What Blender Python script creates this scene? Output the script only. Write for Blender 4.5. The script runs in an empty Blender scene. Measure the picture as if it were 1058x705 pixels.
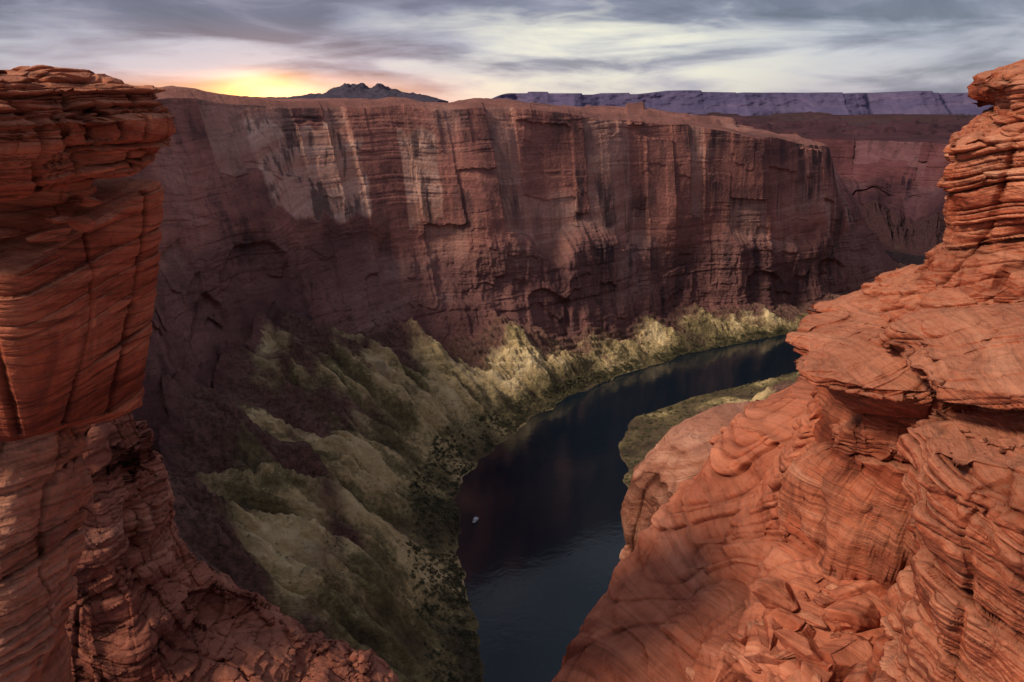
import bpy, math, random
import numpy as np
from mathutils import Vector
random.seed(7)
rng = np.random.RandomState(11)
scene = bpy.context.scene
COL = scene.collection
CZ = 300.0

# ---------------------------------------------------------------- noise
_perm = np.arange(256); rng.shuffle(_perm); _perm = np.concatenate([_perm,_perm,_perm]).astype(np.int32)
_g = rng.normal(size=(256,3)); _g /= np.linalg.norm(_g,axis=1)[:,None]; _g=_g.astype(np.float32)
def perlin(x,y,z):
    x,y,z = np.broadcast_arrays(np.asarray(x,dtype=np.float64),np.asarray(y,dtype=np.float64),np.asarray(z,dtype=np.float64))
    xf=np.floor(x); yf=np.floor(y); zf=np.floor(z)
    X=xf.astype(np.int32)&255; Y=yf.astype(np.int32)&255; Z=zf.astype(np.int32)&255
    fx=(x-xf).astype(np.float32); fy=(y-yf).astype(np.float32); fz=(z-zf).astype(np.float32)
    u=fx*fx*fx*(fx*(fx*6-15)+10); v=fy*fy*fy*(fy*(fy*6-15)+10); w=fz*fz*fz*(fz*(fz*6-15)+10)
    def gr(ix,iy,iz):
        h=_perm[_perm[_perm[X+ix]+Y+iy]+Z+iz]
        g=_g[h]
        return g[...,0]*(fx-ix)+g[...,1]*(fy-iy)+g[...,2]*(fz-iz)
    a=gr(0,0,0); b=gr(1,0,0); c=gr(0,1,0); d=gr(1,1,0)
    x1=a+u*(b-a); x2=c+u*(d-c); y1=x1+v*(x2-x1)
    a=gr(0,0,1); b=gr(1,0,1); c=gr(0,1,1); d=gr(1,1,1)
    x1=a+u*(b-a); x2=c+u*(d-c); y2=x1+v*(x2-x1)
    return (y1+w*(y2-y1))*1.5
def fbm(x,y,z,o=4,g=0.5):
    r=0; a=1.0; f=1.0
    for i in range(o):
        r=r+a*perlin(x*f+i*17.3,y*f-i*9.1,z*f+i*4.7); a*=g; f*=2.03
    return r
def ridged(x,y,z,o=3,soft=0.0):
    r=0; a=1.0; f=1.0
    for i in range(o):
        r=r+a*(1-2*(np.sqrt(perlin(x*f+i*7.3,y*f-i*9.1,z*f)**2+soft*soft)-soft)); a*=0.5; f*=2.1
    return r
class Facet:
    """piecewise-linear random profile: planar rock facets with creases"""
    def __init__(s,length,sp,seed):
        r=np.random.RandomState(seed)
        n=int(length/sp*1.4)+8
        s.x=np.cumsum(r.uniform(.25,1.75,n)*sp)-sp*3; s.y=r.uniform(-1,1,n)
    def __call__(s,t): return np.interp(t,s.x,s.y)
class Panels:
    """rectangular joint-bounded rock panels, each set back by its own amount"""
    def __init__(s,length,sp,nq,seed):
        r=np.random.RandomState(seed); n=int(length/sp*1.6)+8
        s.x=np.cumsum(r.uniform(.3,1.9,n)*sp)-sp*3; s.sh=r.uniform(0,1,n+2); s.t=r.uniform(-1,1,(n+2,nq*2+6)); s.nq=nq; s.k=r.uniform(.6,1.5,n+2)
    def __call__(s,S,q):
        i=np.clip(np.searchsorted(s.x,S),0,len(s.x)); j=np.clip(np.floor(q*s.nq*s.k[i]+s.sh[i]).astype(int),0,s.t.shape[1]-1)
        return s.t[i,j]
class Strata:
    def __init__(s,z0,z1,th,seed):
        r=np.random.RandomState(seed)
        b=[z0]
        while b[-1]<z1: b.append(b[-1]+th*math.exp(r.normal(0,.6)))
        s.b=np.array(b); s.r=r.uniform(-1,1,len(b)+2)
    def __call__(s,zp,x,y,k):
        i=np.clip(np.searchsorted(s.b,zp)-1,0,len(s.b)-2)
        f=(zp-s.b[i])/(s.b[i+1]-s.b[i]); f=np.clip(f,0,1)
        rnd=1-np.abs(2*f-1)**6
        return 0.55*s.r[i]+0.9*perlin(x*k,y*k,i*5.37)+0.9*(rnd-0.85)
def sstep(a,b,x):
    t=np.clip((x-a)/(b-a),0,1); return t*t*(3-2*t)
def terr(t): return np.floor(t)+sstep(.75,1,t-np.floor(t))

# ---------------------------------------------------------------- mesh
def make_obj(name,verts,faces_flat,nper,mat,attrs=None,smooth=True,midx=None):
    me=bpy.data.meshes.new(name)
    nv=len(verts); nf=len(faces_flat)//nper
    me.vertices.add(nv); me.vertices.foreach_set("co",np.asarray(verts,dtype=np.float32).ravel())
    me.loops.add(nf*nper); me.loops.foreach_set("vertex_index",np.asarray(faces_flat,dtype=np.int32))
    me.polygons.add(nf)
    me.polygons.foreach_set("loop_start",np.arange(0,nf*nper,nper,dtype=np.int32))
    me.polygons.foreach_set("use_smooth",np.full(nf,smooth,dtype=bool))
    for m in (mat if isinstance(mat,(list,tuple)) else [mat]): me.materials.append(m)
    if midx is not None: me.polygons.foreach_set("material_index",np.asarray(midx,dtype=np.int32))
    me.update(calc_edges=True)
    if attrs:
        for k,v in attrs.items():
            a=me.attributes.new(k,'FLOAT','POINT'); a.data.foreach_set("value",np.asarray(v,dtype=np.float32).ravel())
    ob=bpy.data.objects.new(name,me); COL.objects.link(ob)
    return ob
def grid_faces(n,m,closed=False,flip=False,off=0):
    i=np.arange(n-1)[:,None]; mm=m if closed else m-1
    j=np.arange(mm)[None,:]; j2=(j+1)%m
    a=i*m+j; b=i*m+j2; c=(i+1)*m+j2; d=(i+1)*m+j
    return np.stack([a,d,c,b] if flip else [a,b,c,d],-1).reshape(-1)+off
def grid_normals(P,closed=False):
    if closed:
        Q=np.concatenate([P[:,-1:],P,P[:,:1]],1); dv=(Q[:,2:]-Q[:,:-2])
    else: dv=np.gradient(P,axis=1)
    du=np.gradient(P,axis=0)
    n=np.cross(du,dv); l=np.linalg.norm(n,axis=2,keepdims=True); return n/np.maximum(l,1e-9)
def catmull(K,n_per=60):
    K=np.asarray(K,float); N=len(K); out=[]
    for i in range(N-1):
        p0=K[max(i-1,0)];p1=K[i];p2=K[i+1];p3=K[min(i+2,N-1)]
        t=np.linspace(0,1,n_per,endpoint=False)[:,None]
        out.append(.5*((2*p1)+(-p0+p2)*t+(2*p0-5*p1+4*p2-p3)*t*t+(-p0+3*p1-3*p2+p3)*t**3))
    out.append(K[-1:]); return np.concatenate(out)
def structure(ob): ob["kind"]="structure"; return ob

# ---------------------------------------------------------------- materials
class NT:
    def __init__(s,tree): s.t=tree; s.n=tree.nodes; s.l=tree.links
    def new(s,typ,**kw):
        nd=s.n.new(typ)
        for k,v in kw.items(): setattr(nd,k,v)
        return nd
    def set(s,sock,v):
        if hasattr(v,'is_linked') : s.l.new(v,sock)
        else: sock.default_value=v
    def math(s,op,a,b=None,c=None,clamp=False):
        nd=s.new('ShaderNodeMath',operation=op,use_clamp=clamp); s.set(nd.inputs[0],a)
        if b is not None: s.set(nd.inputs[1],b)
        if c is not None: s.set(nd.inputs[2],c)
        return nd.outputs[0]
    def mix(s,f,a,b,mode='MIX'):
        nd=s.new('ShaderNodeMix',data_type='RGBA',blend_type=mode); s.set(nd.inputs[0],f)
        s.set(nd.inputs[6],a if hasattr(a,'is_linked') else (*a,1)[:4]); s.set(nd.inputs[7],b if hasattr(b,'is_linked') else (*b,1)[:4])
        return nd.outputs[2]
    def noise(s,vec,scale,detail=6,rough=.55,dist=0,mapscale=None,loc=(0,0,0),rot=(0,0,0)):
        if mapscale is not None:
            mp=s.new('ShaderNodeMapping'); s.l.new(vec,mp.inputs[0]); mp.inputs[3].default_value=mapscale; mp.inputs[1].default_value=loc; mp.inputs[2].default_value=rot; vec=mp.outputs[0]
        nd=s.new('ShaderNodeTexNoise'); s.l.new(vec,nd.inputs['Vector']); nd.inputs['Scale'].default_value=scale
        nd.inputs['Detail'].default_value=detail; nd.inputs['Roughness'].default_value=rough; nd.inputs['Distortion'].default_value=dist
        return nd.outputs[0]
    def ramp(s,f,stops,interp='LINEAR'):
        nd=s.new('ShaderNodeValToRGB'); s.l.new(f,nd.inputs[0]); cr=nd.color_ramp; cr.interpolation=interp
        while len(cr.elements)>1: cr.elements.remove(cr.elements[-1])
        for i,(p,c) in enumerate(stops):
            if i==0: e=cr.elements[0]; e.position=p
            else: e=cr.elements.new(p)
            e.color=(*c,1) if not isinstance(c,(int,float)) else (c,c,c,1)
        return nd.outputs[0]
    def mrange(s,v,a,b,c=0.,d=1.):
        nd=s.new('ShaderNodeMapRange',clamp=True); s.l.new(v,nd.inputs[0])
        for i,x in enumerate((a,b,c,d)): nd.inputs[i+1].default_value=x
        return nd.outputs[0]
    def attr(s,name): return s.new('ShaderNodeAttribute',attribute_name=name).outputs['Fac']

def rock_mat(name,tones,sc,varn=0.5,varncol=(.05,.035,.035),dust=(.45,.2,.12),dustamt=.5,bump=1.0,bdist=.05,dip=(0,0),talus=False,warp=1.0,cav_shade=False,shade=None,lines=.6):
    m=bpy.data.materials.new(name); m.use_nodes=True; N=NT(m.node_tree)
    bs=N.n['Principled BSDF']; bs.inputs['Roughness'].default_value=.92; bs.inputs['Specular IOR Level'].default_value=.15
    geo=N.new('ShaderNodeNewGeometry'); pos=geo.outputs['Position']
    sep=N.new('ShaderNodeSeparateXYZ'); N.l.new(pos,sep.inputs[0])
    w=N.noise(pos,.35*sc*.12,2)
    w=N.math('MULTIPLY',N.math('SUBTRACT',w,.5),warp*9/sc)
    zz=N.math('ADD',sep.outputs[2],w)
    zz=N.math('ADD',zz,N.math('MULTIPLY',sep.outputs[0],dip[0])); zz=N.math('ADD',zz,N.math('MULTIPLY',sep.outputs[1],dip[1]))
    cmb=N.new('ShaderNodeCombineXYZ'); N.l.new(sep.outputs[0],cmb.inputs[0]); N.l.new(sep.outputs[1],cmb.inputs[1]); N.l.new(zz,cmb.inputs[2])
    sv=cmb.outputs[0]
    st=N.noise(sv,1,6,.62,mapscale=(sc*.05,sc*.05,sc))
    st2=N.noise(sv,1,5,.62,mapscale=(sc*.25,sc*.25,sc*6.5),loc=(3,1,7))
    fine=N.noise(pos,sc*3,7,.68)
    big=N.noise(pos,sc*.12,4,.55)
    f=N.math('ADD',N.math('MULTIPLY',st,.7 if not talus else .3),N.math('MULTIPLY',big,.3 if not talus else .7))
    n=len(tones); col=N.ramp(f,[(.34+.32*i/(n-1),t) for i,t in enumerate(tones)])
    col=N.mix(N.mrange(st2,.5,.66,0,lines if not talus else .25),col,tuple(c*.4 for c in tones[0]))
    col=N.mix(N.mrange(fine,.35,.72,0,.6),col,N.mix(1.0,col,(1.6,1.5,1.45),'MULTIPLY'))
    nz=N.new('ShaderNodeSeparateXYZ'); N.l.new(geo.outputs['Normal'],nz.inputs[0])
    steep=N.mrange(nz.outputs[2],.25,.65,1,0)
    if talus:
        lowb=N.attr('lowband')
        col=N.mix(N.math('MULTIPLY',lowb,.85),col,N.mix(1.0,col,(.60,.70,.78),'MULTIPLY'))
        pal=N.math('MULTIPLY',N.attr('pale'),N.mrange(fine,.3,.5,.7,1))
        col=N.mix(N.math('MULTIPLY',pal,.9),col,N.ramp(st,[(.35,(.72,.34,.24)),(.6,(.97,.60,.46))]))
    streak=N.noise(pos,1,5,.66,mapscale=(sc*(.8 if not talus else .75),sc*(.8 if not talus else .75),sc*(.022 if not talus else .04)))
    bign=N.noise(pos,sc*.1,3,.6,loc=(9,2,4),mapscale=(1,1,1))
    vm=N.math('MULTIPLY',N.mrange(streak,.47,.57),N.mrange(bign,.42,.60))
    vm=N.math('MULTIPLY',N.math('MULTIPLY',vm,steep),varn)
    if talus: vm=N.math('MAXIMUM',vm,N.math('MULTIPLY',N.math('MULTIPLY',N.mrange(streak,.52,.58),.75),N.attr('pale')))
    col=N.mix(vm,col,varncol)
    up=N.math('MULTIPLY',N.mrange(nz.outputs[2],.45,.85),N.mrange(fine,.35,.6,.4,1))
    col=N.mix(N.math('MULTIPLY',up,dustamt),col,dust)
    if cav_shade:
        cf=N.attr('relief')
        col=N.mix(N.mrange(cf,.5,.14,0,.92),col,N.mix(1.0,col,(.22,.14,.12),'MULTIPLY'))  # crevice shade painted into the colour of recessed beds
        col=N.mix(N.mrange(cf,.56,.80,0,.75),col,N.mix(1.0,col,(1.45,1.7,1.75),'MULTIPLY'))  # painted highlight: protruding edges get a paler colour
    h=N.math('ADD',N.math('MULTIPLY',st2,.8 if not talus else .4),N.math('ADD',N.math('MULTIPLY',fine,.8),N.math('MULTIPLY',st,.8)))
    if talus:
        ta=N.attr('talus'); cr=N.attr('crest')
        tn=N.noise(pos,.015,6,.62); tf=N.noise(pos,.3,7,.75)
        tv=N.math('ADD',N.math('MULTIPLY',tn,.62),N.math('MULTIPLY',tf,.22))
        tv=N.math('ADD',tv,N.math('MULTIPLY',cr,.16))  # lifts crests towards painted sunlight, leaves hollows darker like scrub
        t2=N.ramp(tv,[(.37,(.06,.042,.03)),(.445,(.12,.085,.05)),(.50,(.19,.145,.07)),(.54,(.32,.245,.115)),(.585,(.68,.49,.24)),(.65,(.86,.66,.36))])  # upper gold stops paint sunlit patches into the slope colour
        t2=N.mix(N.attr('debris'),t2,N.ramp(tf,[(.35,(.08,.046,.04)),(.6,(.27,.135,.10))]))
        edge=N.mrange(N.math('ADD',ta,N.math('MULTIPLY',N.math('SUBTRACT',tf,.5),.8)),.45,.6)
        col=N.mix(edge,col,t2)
        h=N.math('ADD',h,N.math('MULTIPLY',tf,.8))
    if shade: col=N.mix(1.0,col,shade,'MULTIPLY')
    N.l.new(col,bs.inputs['Base Color'])
    b=N.new('ShaderNodeBump'); b.inputs['Strength'].default_value=bump; b.inputs['Distance'].default_value=bdist
    N.l.new(h,b.inputs['Height']); N.l.new(b.outputs[0],bs.inputs['Normal'])
    return m

wall_tones=[(.19,.085,.08),(.33,.135,.11),(.48,.20,.155),(.60,.30,.235)]
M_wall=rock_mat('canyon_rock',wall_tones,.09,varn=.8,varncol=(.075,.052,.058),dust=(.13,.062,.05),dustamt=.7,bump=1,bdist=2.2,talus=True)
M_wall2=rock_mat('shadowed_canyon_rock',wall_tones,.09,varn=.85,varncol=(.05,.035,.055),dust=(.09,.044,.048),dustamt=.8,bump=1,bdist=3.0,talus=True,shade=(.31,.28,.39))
fg=[(.18,.036,.019),(.35,.082,.038),(.46,.14,.07),(.58,.25,.145)]
M_left=rock_mat('layered_sandstone',fg,2.2,varn=.45,varncol=(.08,.027,.02),dust=(.60,.28,.165),dustamt=.55,bump=1,bdist=.08,dip=(.12,-.05),cav_shade=True)
M_pale=rock_mat('pale_sandstone',[(.20,.07,.04),(.29,.11,.063),(.38,.165,.10),(.49,.25,.16)],1.6,varn=.5,varncol=(.12,.045,.035),dust=(.45,.22,.15),dustamt=.4,bump=1,bdist=.06,dip=(-.3,.1),cav_shade=True)
M_dome=rock_mat('cross_bedded_sandstone',[(.21,.043,.022),(.35,.088,.042),(.45,.135,.068),(.56,.22,.13)],1.0,varn=.4,varncol=(.11,.036,.024),dust=(.52,.225,.135),dustamt=.35,bump=1,bdist=.07,dip=(.35,.15),warp=3,cav_shade=True,lines=.5)
M_cliff=rock_mat('red_cliff_rock',[(.14,.038,.026),(.24,.066,.040),(.34,.108,.064),(.45,.18,.11)],.8,varn=.5,dust=(.40,.17,.105),dustamt=.4,bump=1,bdist=.22,cav_shade=True)
M_mesa=rock_mat('haze_tinted_mesa_rock',[(.065,.058,.12),(.085,.073,.145),(.115,.09,.165),(.16,.12,.19)],.014,varn=.25,varncol=(.06,.052,.12),dust=(.085,.073,.14),dustamt=.5,bump=.4,bdist=12,lines=.25)  # distance haze is painted into these blue-purple tones
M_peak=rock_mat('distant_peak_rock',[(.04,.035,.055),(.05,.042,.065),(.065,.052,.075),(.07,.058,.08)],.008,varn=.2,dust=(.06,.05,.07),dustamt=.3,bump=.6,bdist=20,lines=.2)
M_plain=rock_mat('desert_plain',[(.035,.018,.024),(.055,.028,.031),(.085,.041,.041),(.12,.06,.056)],.01,varn=.3,dust=(.045,.024,.03),dustamt=.6,bump=1,bdist=12)

def water_mat():
    m=bpy.data.materials.new('river_water'); m.use_nodes=True; N=NT(m.node_tree); bs=N.n['Principled BSDF']
    bs.inputs['Base Color'].default_value=(.006,.013,.021,1); bs.inputs['Roughness'].default_value=.09; bs.inputs['IOR'].default_value=1.33; bs.inputs['Specular IOR Level'].default_value=.6
    g=N.new('ShaderNodeNewGeometry')
    h=N.noise(g.outputs['Position'],.12,4,.6); b=N.new('ShaderNodeBump'); b.inputs['Strength'].default_value=.25; b.inputs['Distance'].default_value=.5
    N.l.new(h,b.inputs['Height']); N.l.new(b.outputs[0],bs.inputs['Normal']); return m
M_water=water_mat()

# ---------------------------------------------------------------- swept canyon side
def sweep(name,ST,nS,nB,nC,nD,seed,flip,mat,ztop_noise=6,mounds=(),pales=(),cr_off=0):
    K=catmull(ST); d=np.linalg.norm(np.diff(K[:,2:4],axis=0),axis=1)*.5+np.linalg.norm(np.diff(K[:,5:7],axis=0),axis=1)*.5
    L=np.concatenate([[0],np.cumsum(d)]); s=np.linspace(0,L[-1],nS)
    K=np.stack([np.interp(s,L,K[:,i]) for i in range(K.shape[1])],1)
    S=s[:,None]; r=seed*3.7
    shore=K[:,0:2]; base=K[:,2:5].copy(); rim=K[:,5:8].copy(); back=K[:,8:11]
    base[:,2]+= (fbm(s/80+r,s*0,s*0,3)*.45)*base[:,2]
    rim[:,2]+= fbm(s/120+r,s*0+5,s*0,4)*ztop_noise
    out=shore-rim[:,:2]; out/=np.linalg.norm(out,axis=1)[:,None]
    f=np.linspace(0,1,nB)[None,:]
    fA=-np.linspace(.12,0,5,endpoint=False)[None,:]
    f=np.concatenate([fA,f],1)
    Bx=shore[:,0:1]+(base[:,0:1]-shore[:,0:1])*f; By=shore[:,1:2]+(base[:,1:2]-shore[:,1:2])*f
    fp=np.clip(f,0,1)
    Bz=base[:,2:3]*(.12*fp+.88*fp**1.35)+np.where(f<0,f*40,0)
    env=sstep(.05,.4,fp)*(1-.45*sstep(.7,1,fp))
    amp=np.clip(base[:,2:3]*.42,3,42)
    rd=ridged(S/75+r+fp*.6+.20*fbm(S/40,fp*3,S*0,3),fp*.6+S*0,S*0,2,soft=.05)
    rd2=ridged(S/22+r+fp*.9+.25*fbm(S/20,fp*6,S*0,2),fp*1.6+S*0,S*0+3,3,soft=.02)
    rd3=ridged(S/8+r+fp*2.0+.2*fbm(S/10,fp*7,S*0,2),fp*2+S*0,S*0+3,3)
    Bz=Bz+env*amp*(.55*(rd-.6)+.30*(rd2-.5)*(.6+.8*sstep(-.2,.4,fbm(S/60,fp*3,S*0+8,2)))+.08*rd3)
    ledge=sstep(.1,.5,fbm(Bx/60,By/60,Bz*0+9,3)+.6*fp)*sstep(.3,.5,fp)
    zt=Bz/7+.8*fbm(Bx/70,By/70,Bz*0+2,3); Bz=Bz+ledge*3.6*(terr(zt)-zt+.4)
    Bz=Bz+sstep(0,.1,fp)*(fbm(Bx/22,By/22,Bz*0+r,5,.55)*2.2+np.abs(fbm(Bx/6,By/6,Bz*0,4,.6))*1.6)
    wig=fbm(S/45+r,S*0,S*0,4)*7*(1-sstep(0,.3,fp))
    Bx=Bx+out[:,0:1]*wig; By=By+out[:,1:2]*wig
    for (mx,my,mr,mh) in mounds:
        Bz=Bz+mh*np.exp(-((Bx-mx)**2+(By-my)**2)/mr**2)*sstep(0,.05,fp)
    Bz=np.where(fp>0.02,np.maximum(Bz,.6+fp*6),Bz)
    q=np.linspace(0,1,nC+1)[None,1:]
    LL=L[-1]+600
    prof_a=np.interp(q,[0,.2,.36,.42,.62,.66,.93,1],[0,.30,.58,.67,.74,.78,.93,1])
    prof_b=np.interp(q,[0,.12,.2,.5,.9,1],[0,.25,.38,.48,.9,1])
    mixp=sstep(-.3,.3,fbm(S/160+r,S*0,S*0+9,2))
    h=prof_a*mixp+prof_b*(1-mixp)
    Cz=base[:,2:3]+(rim[:,2:3]-base[:,2:3])*q
    Cx=base[:,0:1]+(rim[:,0:1]-base[:,0:1])*h; Cy=base[:,1:2]+(rim[:,1:2]-base[:,1:2])*h
    big=Facet(LL,140,seed); dia=Facet(LL,170,seed+6); dib=Facet(LL,180,seed+8); med=Facet(LL,75,seed+1); sm=Facet(LL,18,seed+2); big2=Facet(LL,70,seed+3); med2=Facet(LL,24,seed+4)
    pan=Panels(LL,40,2,seed+31); pan2=Panels(LL,15,4,seed+32); pan3=Panels(LL,24,6,seed+33)
    sl=S+ fbm(S/50,q*2,S*0,2)*3
    lowline=.40+.13*fbm(S/120+r,S*0,S*0+1,3)
    up=sstep(-.06,.06,q-lowline-.02*fbm(S/14,q*8,S*0,2))
    D=21*big(sl+q*10)+np.maximum(21*dia(sl+q*150+100),21*dib(sl-q*140+130))-6
    D=D+up*(5*med(sl+q*6)+.5*sm(sl))+(1-up)*(11*big2(sl+30+q*50)+4*med2(sl-q*20)+1.2*sm(sl+11))
    ww=fbm(S/12,q*9,S*0+4,2)
    qq=q+.012*fbm(S/10,q*3,S*0+1,2)
    D=D-6*up+up*(3.2*pan(S+ww*1.2+q*12,qq)+.9*pan2(S+ww+q*5,qq))+(1-up)*(2.4*pan3(S+ww*2-q*25,qq+.03*fbm(S/30,q,S*0,2))+1.1*pan2(S+ww*2,qq))
    st=Strata(-50,500,26,seed+9); D=D+.8*st(Cz+8*fbm(Cx/120,Cy/120,Cz*0,2),Cx,Cy,.02)
    bandm=sstep(.05,.4,fbm(Cx/150,Cy/150,Cz/30,2))+.6*(1-up)+.8*sstep(.9,.97,q)
    st=Strata(-50,500,5,seed+10); D=D+(.03+.6*bandm)*st(Cz+5*fbm(Cx/90,Cy/90,Cz*0+4,2),Cx,Cy,.05)
    D=D+.6*fbm(Cx/9,Cy/9,Cz/18,4,.6)*(2.0-1.4*up)
    for k in range(7):
        r2=np.random.RandomState(seed*10+k); c=r2.uniform(0,L[-1]); qc=r2.uniform(.05,.25); wd=r2.uniform(25,50); hh=r2.uniform(.08,.14)
        e=((S-c)/wd)**2+np.where(q>qc,((q-qc)/hh)**2,((q-qc)/.3)**2)+.25*fbm(S/15,q*6,S*0,2)
        D=D-7*sstep(1.05,.7,e)
    Cx=Cx+out[:,0:1]*D; Cy=Cy+out[:,1:2]*D
    db=D[:,0:1]; k=sstep(.55,1,fp)
    Bx=Bx+out[:,0:1]*db*k; By=By+out[:,1:2]*db*k
    g=(np.linspace(0,1,nD+1)[1:]**3.0)[None,:]
    dist=np.linalg.norm(back[:,:2]-rim[:,:2],axis=1)[:,None]
    dr=D[:,-1:]*np.exp(-g*dist/60)
    Dx=rim[:,0:1]+(back[:,0:1]-rim[:,0:1])*g+out[:,0:1]*dr; Dy=rim[:,1:2]+(back[:,1:2]-rim[:,1:2])*g+out[:,1:2]*dr
    far=sstep(60,500,g*dist)*sstep(-200,300,Dx)
    Dz=rim[:,2:3]+(back[:,2:3]-rim[:,2:3])*g+sstep(0,40,g*dist)*(fbm(Dx/90,Dy/90,Dx*0,5,.55)*4+np.abs(fbm(Dx/500,Dy/500,Dx*0,3))*8)+np.minimum(g*dist,30)*.12
    Dz=Dz+far*14*terr(fbm(Dx/350,Dy/350,Dx*0+6,4)*3)
    P=np.stack([np.concatenate([Bx,Cx,Dx],1),np.concatenate([By,Cy,Dy],1),np.concatenate([Bz,Cz,Dz],1)],-1)
    tal=np.zeros(P.shape[:2]); nb=f.shape[1]; tal[:,:nb]=1-.65*sstep(.86,1,fp)*1.0
    deb=np.zeros(P.shape[:2]); deb[:,:nb]=sstep(.32,.72,fp+.6*fbm(Bx/55,By/55,Bx*0+3,4)+.34*(.6-rd)+.1*ledge+sstep(1050,1500,By))
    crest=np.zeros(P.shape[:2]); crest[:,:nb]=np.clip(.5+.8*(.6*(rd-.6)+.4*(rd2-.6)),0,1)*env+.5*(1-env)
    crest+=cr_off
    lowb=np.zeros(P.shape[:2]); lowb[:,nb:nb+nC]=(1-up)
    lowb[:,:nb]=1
    pal=np.zeros(P.shape[:2])
    rimx=rim[:,0:1]+0*q; jag=fbm(S/18,q*5,S*0+3,3)
    for (xa,xb,qa,qb) in pales:
        m=sstep(0,.06,(rimx-xa)/(xb-xa)+.10*jag)*sstep(0,.06,(xb-rimx)/(xb-xa)+.10*jag)*sstep(0,.03,q-qa+.05*jag)*sstep(0,.03,qb-q+.05*jag)
        pal[:,nb:nb+nC]=np.maximum(pal[:,nb:nb+nC],m)
    pal[:,nb:nb+nC]=np.maximum(pal[:,nb:nb+nC],.4*(pan(S+ww*1.2+q*12,qq)<-.45)*up)
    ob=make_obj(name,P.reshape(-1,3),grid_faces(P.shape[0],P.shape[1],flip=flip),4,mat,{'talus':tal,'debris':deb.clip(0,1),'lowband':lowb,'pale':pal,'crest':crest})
    structure(ob); return ob,P,nb,fp

ST=[
 [0,150,-200,150,110,-270,150,300,-3000,-200,300],
 [-5,300,-190,330,112,-275,340,300,-3500,800,300],
 [-28,440,-222,470,108,-285,540,300,-3500,2000,300],
 [-40,540,-225,590,98,-285,655,299,-3200,3200,300],
 [-36,615,-195,685,92,-243,742,298,-2600,4200,298],
 [10,720,-100,788,76,-138,838,296,-1600,4800,292],
 [74,814,10,850,56,-18,905,292,-500,5000,275],
 [175,914,120,945,44,108,985,282,200,5000,245],
 [289,995,240,1028,34,225,1062,268,700,4800,215],
 [400,1052,372,1085,26,350,1112,252,1000,4600,200],
 [520,1130,490,1165,20,445,1180,237,1100,4400,195],
 [700,1290,655,1307,18,505,1275,218,1000,4200,190],
 [735,1480,690,1480,16,535,1430,206,800,4000,190],
 [590,1640,560,1620,15,400,1600,206,300,3600,190],
]
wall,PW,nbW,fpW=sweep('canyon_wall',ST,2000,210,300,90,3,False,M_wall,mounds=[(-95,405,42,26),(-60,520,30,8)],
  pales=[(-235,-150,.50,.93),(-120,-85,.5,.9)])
ST2=[
 [75,200,190,180,120,260,150,290,2500,0,300],
 [75,458,200,430,110,300,380,290,2500,400,300],
 [86,533,215,520,80,340,470,290,2500,800,300],
 [96,620,240,610,60,400,580,290,2600,1100,300],
 [106,706,300,680,35,450,650,290,2700,1300,300],
 [168,780,360,750,30,500,730,290,2800,1500,300],
 [300,862,440,850,32,560,820,285,2900,1700,290],
 [430,945,560,925,30,650,890,280,3000,1900,280],
 [580,1040,680,1010,28,770,980,270,3200,2200,270],
 [800,1230,880,1200,20,960,1190,250,3600,2600,250],
 [880,1450,960,1500,40,1040,1530,225,3800,3400,220],
 [820,1620,890,1800,60,930,1880,212,2800,4600,190],
 [690,1720,655,1980,60,640,2060,212,1400,4800,185],
 [300,1820,300,2060,50,300,2150,205,500,4800,180],
]
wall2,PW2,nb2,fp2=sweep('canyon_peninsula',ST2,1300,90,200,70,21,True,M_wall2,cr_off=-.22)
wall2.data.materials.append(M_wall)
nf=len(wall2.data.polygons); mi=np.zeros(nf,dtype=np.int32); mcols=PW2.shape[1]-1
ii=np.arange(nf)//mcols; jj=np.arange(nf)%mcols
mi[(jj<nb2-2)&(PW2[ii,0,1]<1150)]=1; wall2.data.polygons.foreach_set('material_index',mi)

def river():
    n=60; xs=np.linspace(-600,1500,n); ys=np.linspace(-200,2300,n)
    X,Y=np.meshgrid(xs,ys,indexing='ij'); P=np.stack([X,Y,X*0],-1)
    ob=make_obj('river',P.reshape(-1,3),grid_faces(n,n),4,M_water); structure(ob)
river()

def plain():
    n,m=420,500
    y=2600*np.exp(np.linspace(0,math.log(60000/2600),n)); t=np.linspace(-1.1,1.1,m)
    Y,T=np.meshgrid(y,t,indexing='ij'); X=Y*np.tan(T*.9)
    Z=142+fbm(X/1400,Y/1400,X*0,5,.55)*24+22*terr(fbm(X/900,Y/700,X*0+3,5)*2.5)
    Z=Z-60*sstep(7000,30000,Y)
    P=np.stack([X,Y,Z],-1); ob=make_obj('desert_plain',P.reshape(-1,3),grid_faces(n,m),4,M_plain); structure(ob)
plain()

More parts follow.
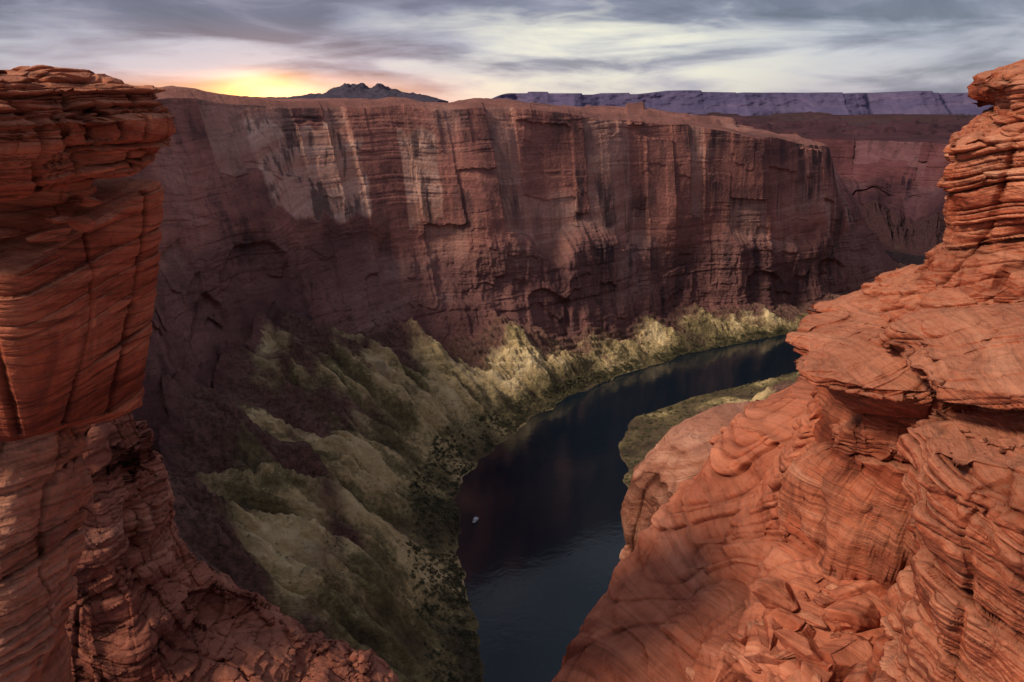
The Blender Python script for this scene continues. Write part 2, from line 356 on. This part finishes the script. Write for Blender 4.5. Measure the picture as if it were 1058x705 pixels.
def mesa(name,x0,x1,y0,ztop,zbase,mat,seed,depth=2500,amp=260,topn=14,stepn=14):
    n=800
    x=np.linspace(x0,x1,n)[:,None]; q=np.linspace(0,1,50)[None,:]
    big=Facet(x1-x0+2000,700,seed); med=Facet(x1-x0+2000,220,seed+1)
    step=ztop+fbm(x/1500+seed,x*0,x*0,3)*topn+stepn*np.round(fbm(x/600+seed,x*0+4,x*0,2)*2.5)
    step=zbase+(step-zbase)*sstep(0,900,x-x0)
    z=zbase+(step-zbase)*q
    h=np.interp(q,[0,.35,.4,.6,.65,.98,1],[0,.6,.62,.8,.82,.98,1])
    y=y0+h*620-amp*big(x-x0)*(1-.3*q)-110*med(x-x0+q*60)+fbm(x/120,z/60,x*0,4)*25
    g=np.linspace(0,1,21)[None,1:]
    X=np.concatenate([x+q*0,x+g*0],1); Y=np.concatenate([y,y[:,-1:]+g*depth],1); Z=np.concatenate([z,z[:,-1:]-g*20],1)
    P=np.stack([X,Y,Z],-1); ob=make_obj(name,P.reshape(-1,3),grid_faces(P.shape[0],P.shape[1]),4,mat); structure(ob)
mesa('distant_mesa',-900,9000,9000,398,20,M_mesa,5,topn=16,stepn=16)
mesa('dark_ridge',900,6000,5600,190,60,M_plain,15,depth=1500,amp=300,topn=14)
mesa('dark_ridge',1000,4000,3600,212,100,M_plain,17,depth=900,amp=220,topn=12)
mesa('dark_ridge',850,3000,2700,214,110,M_plain,27,depth=500,amp=160,topn=12)

def peaks():
    n=240; xs=np.linspace(-6900,-900,n*2); ys=np.linspace(12500,15500,n)
    X,Y=np.meshgrid(xs,ys,indexing='ij')
    def b(cx,w,h,cy=14000,wy=1000): cx=cx-230; return h*np.clip(1-np.abs(X-cx)/w,0,1)**.6*np.clip(1-np.abs(Y-cy)/wy,0,1)**.6
    Z=np.maximum.reduce([b(-2400,650,290),b(-1950,520,255),b(-2200,1050,190,14000,1100),b(-1600,700,140),b(-2950,800,120),b(-4300,2400,70),b(-5200,1500,100)])
    Z=Z*(1+.3*fbm(X/230,Y/230,X*0,5,.6))+305-60*(Z<1)
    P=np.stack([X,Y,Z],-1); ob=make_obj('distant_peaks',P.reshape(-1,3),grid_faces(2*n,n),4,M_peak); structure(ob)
peaks()

# ---------------------------------------------------------------- foreground lofts
def loft(keys,nr,nc,seed,p=2.6,rot=0.,dip=(0,0),warp=.3,S=((1.2,.25,.35),(.35,.12,.9),(.1,.04,2.2)),ang=.12,fb=.15,fsc=1.5,crack=.12,csc=1.6,shear=(0,0),shear2=None,zvis=-1e9,side=-1,rib=0,blk=0):
    K=np.array(keys,float); z=K[:,0]
    d=np.sqrt(np.diff(z)**2+np.diff(K[:,1]-K[:,3])**2+.5*np.diff(K[:,2]-K[:,4])**2)
    d=np.where(z[1:]<zvis,np.minimum(d*.06,2),d)
    L=np.concatenate([[0],np.cumsum(d)]); s=np.linspace(0,L[-1],nr)
    K=np.stack([np.interp(s,L,K[:,i]) for i in range(5)],1)
    w=max(3,nr//160)|1; ker=np.ones(w)/w
    Kp=np.pad(K,((w//2,w//2),(0,0)),mode='edge'); K=np.stack([np.convolve(Kp[:,i],ker,'valid') for i in range(5)],1)
    ph=np.linspace(-math.pi,math.pi,nc,endpoint=False)[None,:]
    c0=math.atan2(-K[nr//3,2],-K[nr//3,1])
    th=c0+ph-.6*np.sin(ph)
    c=np.cos(th-rot); sn=np.sin(th-rot)
    rr=1/((np.abs(c)**p+np.abs(sn)**p)**(1/p))
    Zc=K[:,0:1]+CZ; vis=K[:,0]>zvis; rsc=max(K[vis,3].max(),1)
    rr=rr*(1+ang*fbm(np.cos(th)*1.6+seed,np.sin(th)*1.6,Zc/(rsc*1.1),3))
    ex=(rr*np.cos(th)*side).max(1)[vis].mean(); ey=(-rr*np.sin(th)).max(1)[vis].mean()
    X=K[:,1:2]+K[:,3:4]*rr*np.cos(th)/ex; Y=K[:,2:3]+K[:,4:5]*rr*np.sin(th)/ey
    if shear2 is None: shear2=shear
    tt=(K[0,0]-K[:,0:1])/(K[0,0]-K[-1,0])
    sx=shear[0]+(shear2[0]-shear[0])*tt; sy=shear[1]+(shear2[1]-shear[1])*tt
    Z=Zc+sx*(X-K[:,1:2])+sy*(Y-K[:,2:3])
    P=np.stack([X,Y,Z],-1)
    n=grid_normals(P,True)
    cen=np.stack([K[:,1:2]+th*0,K[:,2:3]+th*0,Z],-1)
    sg=np.sign(((P-cen)*n).sum(-1).mean()) or 1; n=n*sg
    x,y,zz=P[...,0],P[...,1],P[...,2]
    D=fb*fbm(x/(fsc*2),y/(fsc*2),zz/(fsc*2)+seed,2)*1.6
    t=fbm(x/(fsc*1.6)+9,y/(fsc*1.6),zz/(fsc*3)+seed,2)*3
    D=D+fb*.8*(terr(t)-t*.5)/2
    if rib: D=D+rib*ridged(x/(fsc*.7),y/(fsc*.7),zz/(fsc*2.2)+seed,4)
    if blk:
        for (a,sc_) in ((1.,1.),(.45,.42),(.22,.18)):
            ux=(x+.4*zz)/(fsc*sc_); uy=(y-.3*zz)/(fsc*sc_); uz=(zz-.35*x)/(fsc*sc_*1.5)
            tri=np.abs((ux+.3*perlin(ux*.5,uy*.5,uz*.5))%2-1)+np.abs((uy*.83+.3+.3*perlin(uy*.5,uz*.5,ux*.5))%2-1)+np.abs((uz*1.1+.3*perlin(uz*.6,ux*.6,uy*.6))%2-1)
            D=D+blk*a*(tri-1.5)*(.5+.7*perlin(ux*.35,uy*.35,uz*.35+seed))
            hsh=_perm[_perm[(np.floor(ux*1.3)).astype(int)&255]+((np.floor(uy*1.1)).astype(int)&255)]; hsh=_perm[hsh+((np.floor(uz*1.6)).astype(int)&255)]/255.-.5
            D=D+blk*a*.7*hsh
    small=np.minimum(1,K[:,3:4]/(.6*rsc)+.15)
    P=P+n*(D*small)[...,None]
    n=grid_normals(P,True)*sg
    x,y,zz=P[...,0],P[...,1],P[...,2]
    zp=zz+dip[0]*x+dip[1]*y+warp*fbm(x/4,y/4,zz/6+seed,2)
    hw=np.sqrt(np.clip(1-n[...,2]**2,0,1))
    D=0
    for k,(th_,am,kk) in enumerate(S):
        if am<=0: continue
        stt=Strata(CZ-70,CZ+20,th_,seed*7+k)
        tn=1.0 if k==0 else (.25+1.0*sstep(-.25,.3,fbm(x*kk*.3+k,y*kk*.3,zz/(th_*14),2)))
        D=D+am*tn*stt(zp,x,y,kk)
    D=D*hw
    D=D-crack*np.clip(1-np.abs(perlin(x/csc,y/csc,zz/(csc*5)+seed))*14,0,1)*hw
    D=D+fb*.3*fbm(x/(fsc*.35),y/(fsc*.35),zz/(fsc*.25),4,.6)
    am=sum(q[1] for q in S)
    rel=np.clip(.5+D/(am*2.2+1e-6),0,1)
    hn=n.copy(); hn[...,2]*=.35
    P=P+hn*D[...,None]
    return P,grid_normals(P,True)*sg,rel
def join_lofts(name,lofts,mats,idx=None):
    V=[];F=[];R=[];MI=[];o=0
    for a,(P,n,rel) in enumerate(lofts):
        V.append(P.reshape(-1,3)); R.append(rel.ravel()); f=grid_faces(P.shape[0],P.shape[1],closed=True,off=o); F.append(f); o+=P.shape[0]*P.shape[1]
        MI.append(np.full(len(f)//4,idx[a] if idx else 0))
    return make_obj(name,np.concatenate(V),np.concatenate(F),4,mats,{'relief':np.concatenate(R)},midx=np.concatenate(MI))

# layered pillar : thin-slab cap / recess / angular block / stem
Lc=loft([(.36,-7.3,10.6,.1,.1),(.33,-7.3,10.6,1.8,1.8),(.18,-7.3,10.6,2.3,2.15),(.0,-7.3,10.5,2.42,2.25),(-.22,-7.3,10.5,2.6,2.35),(-.5,-7.3,10.5,2.55,2.3),(-.75,-7.3,10.5,2.3,2.2),(-.92,-7.3,10.5,2.15,2.0),(-1.02,-7.3,10.6,1.7,1.5),(-1.1,-7.3,10.6,.5,.5)],
 640,1000,34,p=5,rot=-.15,dip=(.06,-.03),warp=.06,S=((.22,.13,.6),(.085,.17,1.0),(.035,.05,2.2)),ang=.05,fb=.09,fsc=.7,crack=.24,csc=.8,side=1)
Lr=loft([(-.8,-7.6,11.2,1.8,1.2),(-1.3,-7.6,11.2,1.65,1.1),(-1.9,-7.6,11.2,1.8,1.3)],160,500,5,p=3,rot=.1,S=((.3,.1,.5),(.08,.06,1.2),(.04,.02,2)),fb=.05,crack=.06,side=1)
Lb=loft([(-1.46,-7.4,11.1,.1,.1),(-1.50,-7.4,11.1,1.7,1.6),(-1.56,-7.4,11.1,1.94,1.8),(-1.62,-7.4,11.1,2.0,1.92),(-2.0,-7.4,11.1,1.97,1.9),(-3.0,-7.4,11.1,1.76,1.75),(-4.0,-7.4,11.1,1.50,1.6),(-4.5,-7.4,11.1,1.36,1.5),(-4.66,-7.4,11.1,1.0,1.3),(-4.7,-7.4,11.1,.5,.6)],
 620,900,15,p=18,rot=-.10,dip=(.1,-.12),warp=.12,S=((.9,.035,.4),(.2,.028,.7),(.06,.018,1.6)),ang=.008,fb=.035,fsc=1.3,crack=.07,csc=1.6,shear=(.05,.24),shear2=(.0,-.26),side=1)
Ls=loft([(-3.9,-7.7,11.3,1.2,1.1),(-5.0,-7.7,11.3,1.2,1.2),(-6.0,-7.8,11.3,1.1,1.2),(-6.9,-7.9,11.2,.9,1.2),(-8.3,-8.2,11,.95,1.3),(-10,-8.8,10.5,1.2,2),(-12,-9.5,9.5,2,2.6),(-30,-12,9,8,6),(-60,-20,8,14,12)],
 450,600,16,p=3,rot=.2,dip=(-.2,.1),warp=.3,S=((1.0,.12,.4),(.25,.07,.7),(.08,.03,1.6)),ang=.12,fb=.14,fsc=1.2,crack=.10,csc=1.3,zvis=-9,side=1)
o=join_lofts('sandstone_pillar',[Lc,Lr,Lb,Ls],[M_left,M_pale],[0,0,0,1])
o['label']='tall layered orange sandstone pillar undercut near its base'; o['category']='rock'
L2=loft([(-10.8,-29,38,.1,.1),(-11.5,-29,38,6,4),(-13.5,-28.5,37,9,6),(-16,-28,36,10.2,7),(-19,-28,36,10.6,7),(-21.3,-28,36,10.6,7),(-24,-28,35,12.8,8),(-26.2,-28,34.5,15.8,9),(-29.8,-28,34,21.8,10),(-34,-28,33,27,11),(-60,-40,30,45,25),(-120,-60,20,75,65),(-297,-90,-20,100,210)],
 850,1100,6,p=2.2,rot=.3,warp=1.0,dip=(.25,.1),S=((2.2,.25,.2),(.6,.14,.5),(.18,.06,1.3)),ang=.14,fb=.25,fsc=5.0,crack=.3,csc=3,zvis=-35,side=1,rib=0,blk=1.2)
o=join_lofts('ragged_cliff',[L2],M_cliff); structure(o)
thin=((.8,.18,.3),(.18,.15,.7),(.055,.055,1.8))
Tw=loft([(.8,13,16,.1,.1),(.75,13,16,3.0,2.6),(.3,13,16,4.1,3.2),(.05,13,16,3.6,3),(-.3,13,16,3.9,3.2),(-.75,13,16,4.5,3.5),(-1.7,13,16,4.4,3.4),(-2.4,13,16,4.25,3.4),(-2.9,13,16,4.5,3.6),(-3.4,13,16,5.0,4),(-3.8,13,16,5.4,4),(-6,13,16,5.6,4),(-12,13,16,6,5)],
 800,900,8,p=2.6,rot=-.3,dip=(-.28,.06),warp=.5,S=thin,ang=.10,fb=.2,fsc=1.3,crack=.2,csc=1.3,zvis=-4)
S1=loft([(-2.75,11,15.6,.1,.1),(-2.85,11,15.6,2.6,1.8),(-3.1,11,15.6,3.4,2.4),(-3.35,11,15.5,3.8,2.7),(-3.5,11,15.4,4.2,2.9),(-3.65,11,15.3,4.7,3.1),(-4.2,11,15.3,4.6,3.1),(-5,11,15.3,4.3,3),(-9,11,15.3,4.3,3)],
 480,900,18,p=2.3,rot=.1,dip=(-.28,.05),warp=.5,S=thin,ang=.14,fb=.15,fsc=1.2,crack=.15,csc=1.3,shear=(.14,.02),zvis=-6)
Sl=loft([(-3.35,10.1,14.4,.1,.1),(-3.5,10.1,14.4,3.1,1.9),(-3.8,10,14.4,4.35,2.6),(-3.95,9.9,14.3,4.8,2.9),(-4.1,9.9,14.3,4.75,3.0),(-4.35,10,14.3,4.2,2.9),(-4.8,10,14.4,3.6,2.7),(-5.3,10,14.6,3.4,2.6),(-6,10,15,3.7,2.7),(-9,10,15.5,4.5,3)],
 600,1000,9,p=2.3,rot=.25,dip=(-.28,.05),warp=.5,S=((.5,.16,.35),(.14,.14,.7),(.05,.055,1.8)),ang=.15,fb=.13,fsc=1.1,crack=.14,csc=1.4,shear=(.14,.03),zvis=-7)
S3=loft([(-2.9,10.6,12.2,.1,.1),(-3.0,10.6,12.2,3.0,1.5),(-3.2,10.5,12.2,4.0,2.1),(-3.4,10.5,12.2,4.3,2.4),(-3.65,10.5,12.2,4.2,2.45),(-3.85,10.6,12.3,3.6,2.1),(-4.0,10.8,12.6,2.8,1.6),(-4.6,11,12.8,2.6,1.4),(-7,11,12.8,3,1.7)],
 480,900,19,p=2.4,rot=.1,dip=(-.25,.08),warp=.35,S=((.4,.12,.4),(.12,.11,.8),(.045,.05,1.8)),ang=.12,fb=.10,fsc=1,crack=.12,csc=1.4,shear=(.13,.03),zvis=-5)
Md=loft([(-4.8,10.8,15.8,.1,.1),(-5.1,10.8,15.8,3.3,2.5),(-5.6,10.8,15.9,4.0,2.9),(-6.6,10.8,16,4.4,3.1),(-7.8,10.8,16,4.8,3.2),(-8.8,10.7,16,5.2,3.5),(-9.4,10.5,15.8,5.5,4.1),(-9.9,10.3,15.5,5.6,4.7),(-10.6,10.2,15.2,5.9,5.4),(-11.6,10,15,6.2,6.2),(-14,10,15,7,7)],
 560,1000,23,p=2.2,rot=.15,dip=(.35,.2),warp=1.8,S=((1.2,.24,.2),(.38,.11,.3),(.11,.03,1.0)),ang=.16,fb=.22,fsc=2.0,crack=.1,csc=2.6,zvis=-12)
Cl=loft([(-4.4,9.1,10.8,.1,.1),(-4.5,9.1,10.8,2.4,1.2),(-4.7,9,10.6,3.0,1.6),(-5.1,8.9,10.4,3.2,1.8),(-5.25,8.8,10.4,2.95,1.6),(-5.6,8.8,10.3,3.1,1.9),(-6.5,8.8,10.2,2.85,1.9),(-7.3,8.8,10.2,2.7,2.0),(-8.5,8.8,10.2,2.9,2.3),(-12,9,10,5,4),(-25,10,8,9,8)],
 800,900,10,p=2.8,rot=.3,dip=(.3,-.08),warp=.55,S=((.6,.2,.35),(.16,.14,.8),(.05,.05,1.8)),ang=.12,fb=.14,fsc=1.2,crack=.14,csc=1.5,zvis=-9)
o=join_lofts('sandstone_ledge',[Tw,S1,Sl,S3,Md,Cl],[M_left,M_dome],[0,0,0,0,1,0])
o['label']='red layered sandstone ledge with a jutting overhanging slab'; o['category']='rock'
R2=loft([(-7.2,9.8,20,.1,.1),(-7.4,9.8,20,2.3,1.8),(-8.1,9.7,19.6,3.5,2.8),(-9.1,9.7,19,4.5,3.8),(-10,9.8,18.3,5.2,4.4),(-11.2,9.8,17.5,6.0,5.2),(-11.8,9.8,16.5,6.9,5.4),(-12.6,9.8,15.2,8.0,5.5),(-16,9,13,10,7),(-30,10,10,16,12),(-60,15,0,25,30),(-150,30,-20,45,60),(-297,70,-30,60,150)],
 1000,1100,12,p=2.1,rot=.1,dip=(.45,.2),warp=3.0,S=((1.4,.26,.15),(.42,.11,.3),(.11,.035,1.0)),ang=.10,fb=.24,fsc=2.8,crack=.11,csc=3,zvis=-13.5)
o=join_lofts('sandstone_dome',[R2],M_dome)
o['label']='smooth rounded red sandstone dome with swirling cross-bedded layers'; o['category']='rock'
R4=loft([(-43,40,110,.1,.1),(-44,39,110,9,6),(-47.5,38,108,15,9),(-54,37,108,19.8,12),(-62,37,108,20.9,13),(-70,37,108,19.5,13),(-76,38,106,19,14),(-95,40,95,26,20),(-297,90,60,50,120)],
 500,700,14,p=2.2,rot=.2,warp=3,dip=(.1,0),S=((5,.5,.05),(1.2,.25,.12),(.4,.14,.4)),ang=.06,fb=.5,fsc=12,crack=.4,csc=9,zvis=-90)
o=join_lofts('pink_bluff',[R4],M_pale); structure(o)

# ---------------------------------------------------------------- boulders
def boulder_mesh(name,seed,mat,flat=.6):
    import bmesh
    r=np.random.RandomState(seed); bm=bmesh.new(); bmesh.ops.create_icosphere(bm,subdivisions=5,radius=1)
    V=np.array([v.co[:] for v in bm.verts])
    for k in range(11):
        n=r.normal(size=3); n/=np.linalg.norm(n); h=r.uniform(.35,.75); d=V@n; V=V-np.clip(d-h,0,None)[:,None]*n
    V*=np.array([r.uniform(.9,1.5),r.uniform(.7,1.1),flat])
    N=V/np.linalg.norm(V,axis=1)[:,None]
    st=Strata(-3,3,.14,seed); D=.05*st(V[:,2]+.1*V[:,0],V[:,0],V[:,1],1.5)+.02*fbm(V[:,0]*3,V[:,1]*3,V[:,2]*3+seed,4); V=V+N*D[:,None]
    for v,c in zip(bm.verts,V): v.co=c
    for f in bm.faces: f.smooth=True
    me=bpy.data.meshes.new(name); bm.to_mesh(me); bm.free(); me.materials.append(mat)
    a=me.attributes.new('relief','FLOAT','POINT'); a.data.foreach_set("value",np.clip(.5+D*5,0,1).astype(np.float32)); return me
BM=[boulder_mesh('boulder',50+i,M_left if i%2 else M_dome,flat=[.5,.4,.6,.28,.45,.35,.5][i]) for i in range(7)]
def put_boulder(x,y,z,s,me,tilt=.5,label='angular red sandstone boulder lying on the rock slope',grp='loose boulders on the rock'):
    ob=bpy.data.objects.new('boulder',me); COL.objects.link(ob); ob.location=(x,y,z); ob.scale=(s,s,s)
    ob.rotation_euler=(random.uniform(-tilt,tilt),random.uniform(-tilt,tilt),random.uniform(0,6.28))
    ob['label']=label; ob['category']='boulder'; ob['group']=grp
def scatter(Pn,box,n,smin,smax,minz=.45,**kw):
    P,nm=Pn[:2]; M=(P[...,0]>box[0])&(P[...,0]<box[1])&(P[...,1]>box[2])&(P[...,1]<box[3])&(P[...,2]>box[4]+CZ)&(P[...,2]<box[5]+CZ)&(nm[...,2]>minz)
    idx=np.argwhere(M)
    if len(idx)==0: return
    for k in range(n):
        i,j=idx[random.randrange(len(idx))]; s=smin+(smax-smin)*random.random()**2
        p=P[i,j]; put_boulder(p[0],p[1],p[2]-s*.10,s,BM[random.randrange(7)],**kw)
scatter(R2,(3.8,8,11.0,14.5,-12.5,-9.6),55,.12,.6,minz=.25)
scatter(Md,(4.2,9.0,9.2,13.9,-12,-8.8),230,.12,.8,minz=.2)
scatter(Sl,(5.8,12,12,16,-4.5,-3.3),12,.06,.16,label='small red stone resting on the sandstone slab')
for (x,y,z,s,m) in [(-5.75,10.0,-1.62,.34,3),(-5.7,10.1,-1.42,.26,1),(-6.3,9.8,-1.58,.32,3),(-5.5,10.3,-1.5,.2,0),(-5.75,10.9,-1.3,.3,3),(-6.9,9.7,-1.6,.34,1)]:
    put_boulder(x,y,z+CZ,s,BM[m],tilt=.12,label='loose flat sandstone slab wedged under the pillar cap',grp='slabs wedged in the pillar')

# ---------------------------------------------------------------- bushes
def mat_simple(name,c1,c2,sc,rough=.9):
    m=bpy.data.materials.new(name); m.use_nodes=True; N=NT(m.node_tree); bs=N.n['Principled BSDF']; bs.inputs['Roughness'].default_value=rough
    g=N.new('ShaderNodeNewGeometry'); N.l.new(N.mix(N.mrange(N.noise(g.outputs['Position'],sc,3),.35,.65),c1,c2),bs.inputs['Base Color']); return m
M_bush=mat_simple('bush_foliage',(.055,.052,.027),(.17,.145,.068),.12)
def bush_arrays(seed,n=60):
    r=np.random.RandomState(seed); d=r.normal(size=(n,3)); d/=np.linalg.norm(d,axis=1)[:,None]; d[:,2]=np.abs(d[:,2])*.9
    c=d*r.uniform(.5,1.,n)[:,None]*(1+.3*r.normal(size=(n,1))); c[:,2]*=.8
    V=[]
    for k in range(n):
        a=r.normal(size=3); a/=np.linalg.norm(a); b=np.cross(a,r.normal(size=3)); b/=np.linalg.norm(b); s=r.uniform(.14,.3)
        V+= [c[k]+a*s,c[k]-a*s*.5+b*s,c[k]-a*s*.5-b*s]
    return np.array(V)
BV=[bush_arrays(i) for i in range(6)]
BMe=[]
for v in BV:
    ob=make_obj('bush',v,np.arange(len(v)),3,M_bush,smooth=False); BMe.append(ob.data); bpy.data.objects.remove(ob)
def shore_spots(P,nb,n,fmax,thr=.25,pw=1.6):
    out=[]
    while len(out)<n:
        i=random.randrange(20,P.shape[0]-20); j=5+int((nb-6)*random.random()**pw*fmax)
        p=P[i,j]
        if p[2]<.4 or p[1]<330 or p[1]>1500: continue
        dens=perlin(p[0]/22,p[1]/22,0.5)+.5*perlin(p[0]/7,p[1]/7,2.5)
        if dens+thr*(2-j/nb)<random.random()*.9: continue
        out.append(p)
    return out
band=shore_spots(PW,nbW,4600,.2,.25)+shore_spots(PW2,nb2,3000,.4,.45,1.2)
band=sorted(band,key=lambda p:p[1])
ind=band[:300]; rest=band[300:]; nbig=len(rest); rest=rest+shore_spots(PW,nbW,10000,.85,.25,1.1)
for p in ind:
    ob=bpy.data.objects.new('bush',BMe[random.randrange(6)]); COL.objects.link(ob); s=random.uniform(.7,1.8)
    ob.location=(p[0],p[1],p[2]-.2); ob.scale=(s,s,s*random.uniform(.8,1.2)); ob.rotation_euler=(0,0,random.uniform(0,6.28))
    ob['label']='dark green bush growing on the river bank'; ob['category']='bush'; ob['group']='bushes along the river bank'
V=[]
for k,p in enumerate(rest):
    s=random.uniform(.8,2.4) if k<nbig else random.uniform(.4,1.4); a=random.uniform(0,6.28); b=BV[random.randrange(6)]
    if k>=nbig: b=b[:60]
    ca,sa=math.cos(a)*s,math.sin(a)*s
    V.append(np.stack([b[:,0]*ca-b[:,1]*sa+p[0],b[:,0]*sa+b[:,1]*ca+p[1],b[:,2]*s+p[2]-.2],1))
V=np.concatenate(V); ob=make_obj('desert_scrub',V,np.arange(len(V)),3,M_bush,smooth=False)
ob['kind']='stuff'; ob['label']='desert scrub covering the river banks and slopes'; ob['category']='scrub'

# ---------------------------------------------------------------- boat
def boat():
    mw=mat_simple('boat_paint',(.6,.6,.58),(.7,.7,.68),1); md=mat_simple('boat_canopy_cloth',(.5,.52,.55),(.6,.6,.62),1)
    root=bpy.data.objects.new('motor_boat',None); COL.objects.link(root); root.location=(-27,537,0); root.rotation_euler=(0,0,1.2)
    root['label']='small white motor boat with canopy on the river'; root['category']='boat'
    n=15; t=np.linspace(0,1,n)[:,None]; a=np.linspace(-1,1,11)[None,:]
    wd=1.25*np.clip(1-t**4,0.02,1); X=-4+8*t+a*0; Y=wd*np.sign(a)*np.abs(a)**.6; Z=.8*np.abs(a)**2-.25+.35*t**3
    h=make_obj('hull',np.stack([X,Y,Z],-1).reshape(-1,3),grid_faces(n,11),4,mw); h.parent=root
    import bmesh
    from mathutils import Matrix
    bm=bmesh.new(); bmesh.ops.create_cube(bm,size=1,matrix=Matrix.Diagonal((7,2.2,.1,1))); bmesh.ops.translate(bm,verts=bm.verts,vec=(-.3,0,.35))
    me=bpy.data.meshes.new('deck'); bm.to_mesh(me); bm.free(); me.materials.append(mw); d=bpy.data.objects.new('deck',me); COL.objects.link(d); d.parent=root
    bm=bmesh.new(); bmesh.ops.create_cube(bm,size=1,matrix=Matrix.Diagonal((4,2.2,.12,1))); bmesh.ops.translate(bm,verts=bm.verts,vec=(-.8,0,2.2))
    for x in (-2.6,1.0):
        for y in (-1,1):
            g=bmesh.ops.create_cube(bm,size=1); bmesh.ops.scale(bm,verts=g['verts'],vec=(.08,.08,1.9)); bmesh.ops.translate(bm,verts=g['verts'],vec=(x,y,1.25))
    me=bpy.data.meshes.new('canopy'); bm.to_mesh(me); bm.free(); me.materials.append(md); d=bpy.data.objects.new('canopy',me); COL.objects.link(d); d.parent=root
boat()

# ---------------------------------------------------------------- sky / light
W=bpy.data.worlds.new("World"); scene.world=W; W.use_nodes=True; N=NT(W.node_tree); bg=N.n['Background']
tc=N.new('ShaderNodeTexCoord'); v=tc.outputs['Generated']; sp_=N.new('ShaderNodeSeparateXYZ'); N.l.new(v,sp_.inputs[0]); z=sp_.outputs[2]
sky=N.new('ShaderNodeTexSky',sky_type='NISHITA'); sky.sun_disc=False
base=N.ramp(z,[(0,(.37,.33,.43)),(.03,(.46,.45,.53)),(.06,(.42,.44,.53)),(.09,(.29,.31,.40)),(.115,(.20,.22,.30)),(.3,(.32,.33,.37)),(1,(.56,.54,.54))])
c1=N.noise(v,1,5,.50,dist=.5,mapscale=(2.9,2.9,20),rot=(0,.03,0),loc=(1.3,0,.4)); c2=N.noise(v,1,6,.56,dist=.5,mapscale=(8,8,42),loc=(4,4,4))
c3=N.noise(v,1,6,.56,dist=.8,mapscale=(5,5,26),loc=(7,2,1))
dpc=N.new('ShaderNodeVectorMath',operation='DOT_PRODUCT'); N.l.new(v,dpc.inputs[0]); dpc.inputs[1].default_value=Vector((.10,.99,.055)).normalized()
cen=N.math('POWER',N.math('MAXIMUM',dpc.outputs['Value'],0),45)
cm=N.math('ADD',N.math('MULTIPLY',c1,.66),N.math('MULTIPLY',c2,.34))
cm=N.math('ADD',cm,N.math('MULTIPLY',cen,.02))
cm=N.math('SUBTRACT',cm,N.math('MULTIPLY',N.mrange(sp_.outputs[0],.0,-.35),N.mrange(z,.045,.085,0,.13)))
cm=N.math('SUBTRACT',cm,N.math('MULTIPLY',N.mrange(sp_.outputs[0],.15,.45),N.mrange(z,.05,.1,0,.07)))
cm=N.math('SUBTRACT',cm,N.mrange(z,.08,.115,0,.05))
dark=N.ramp(c3,[(.34,(.06,.07,.115)),(.47,(.105,.115,.175)),(.58,(.20,.205,.28)),(.68,(.34,.34,.41))])
col=N.mix(N.mrange(cm,.40,.55,.95,0),base,dark)
col=N.mix(N.math('MULTIPLY',N.mrange(cm,.47,.61,0,.9),N.math('ADD',N.math('MULTIPLY',cen,.85),.10)),col,(.92,.88,.66))
dp=N.new('ShaderNodeVectorMath',operation='DOT_PRODUCT'); N.l.new(v,dp.inputs[0]); dp.inputs[1].default_value=Vector((-.286,.958,.008)).normalized()
dot=N.math('MAXIMUM',dp.outputs['Value'],0)
low=N.mrange(z,.0,.036,1,0)
g1=N.math('MULTIPLY',N.math('POWER',dot,1000),N.mrange(z,.0,.042,1,.03)); g2=N.math('MULTIPLY',N.math('POWER',dot,50),low); g4=N.math('MULTIPLY',N.math('POWER',dot,50),N.mrange(z,.02,.09,1,0))
g3=N.math('POWER',dot,9)
def scaled(fac,c):
    nd=N.new('ShaderNodeVectorMath',operation='SCALE'); nd.inputs[0].default_value=c; N.l.new(fac,nd.inputs['Scale']); return nd.outputs[0]
def add(a,b):
    nd=N.new('ShaderNodeVectorMath',operation='ADD'); N.l.new(a,nd.inputs[0]); N.l.new(b,nd.inputs[1]); return nd.outputs[0]
col=add(col,scaled(g1,(2.4,1.15,.2))); col=add(col,scaled(g2,(1.1,.38,-.08))); col=add(col,scaled(g4,(.28,.11,.06))); col=add(col,scaled(g3,(.04,.01,.015)))
sk=N.new('ShaderNodeVectorMath',operation='SCALE'); N.l.new(sky.outputs[0],sk.inputs[0]); sk.inputs['Scale'].default_value=.02
col=add(col,sk.outputs[0])
N.l.new(col,bg.inputs[0]); bg.inputs[1].default_value=.98
sun=bpy.data.lights.new('sun','SUN'); sun.energy=3.1; sun.angle=math.radians(10); sun.color=(1,.85,.69)
so=bpy.data.objects.new('sun',sun); COL.objects.link(so)
az=math.radians(-119); el=math.radians(40)
dirv=Vector((math.sin(az)*math.cos(el),math.cos(az)*math.cos(el),math.sin(el)))
so.rotation_euler=dirv.to_track_quat('Z','Y').to_euler()
sky.sun_elevation=el; sky.sun_rotation=az

cam=bpy.data.cameras.new('camera'); co=bpy.data.objects.new('camera',cam); COL.objects.link(co)
cam.sensor_width=36; cam.lens=36*830/1058; cam.clip_start=.1; cam.clip_end=100000
co.location=(0,0,CZ); co.rotation_euler=(math.radians(90-16.6),0,0); scene.camera=co
scene.view_settings.view_transform='Standard'; scene.view_settings.look='None'; scene.view_settings.exposure=0
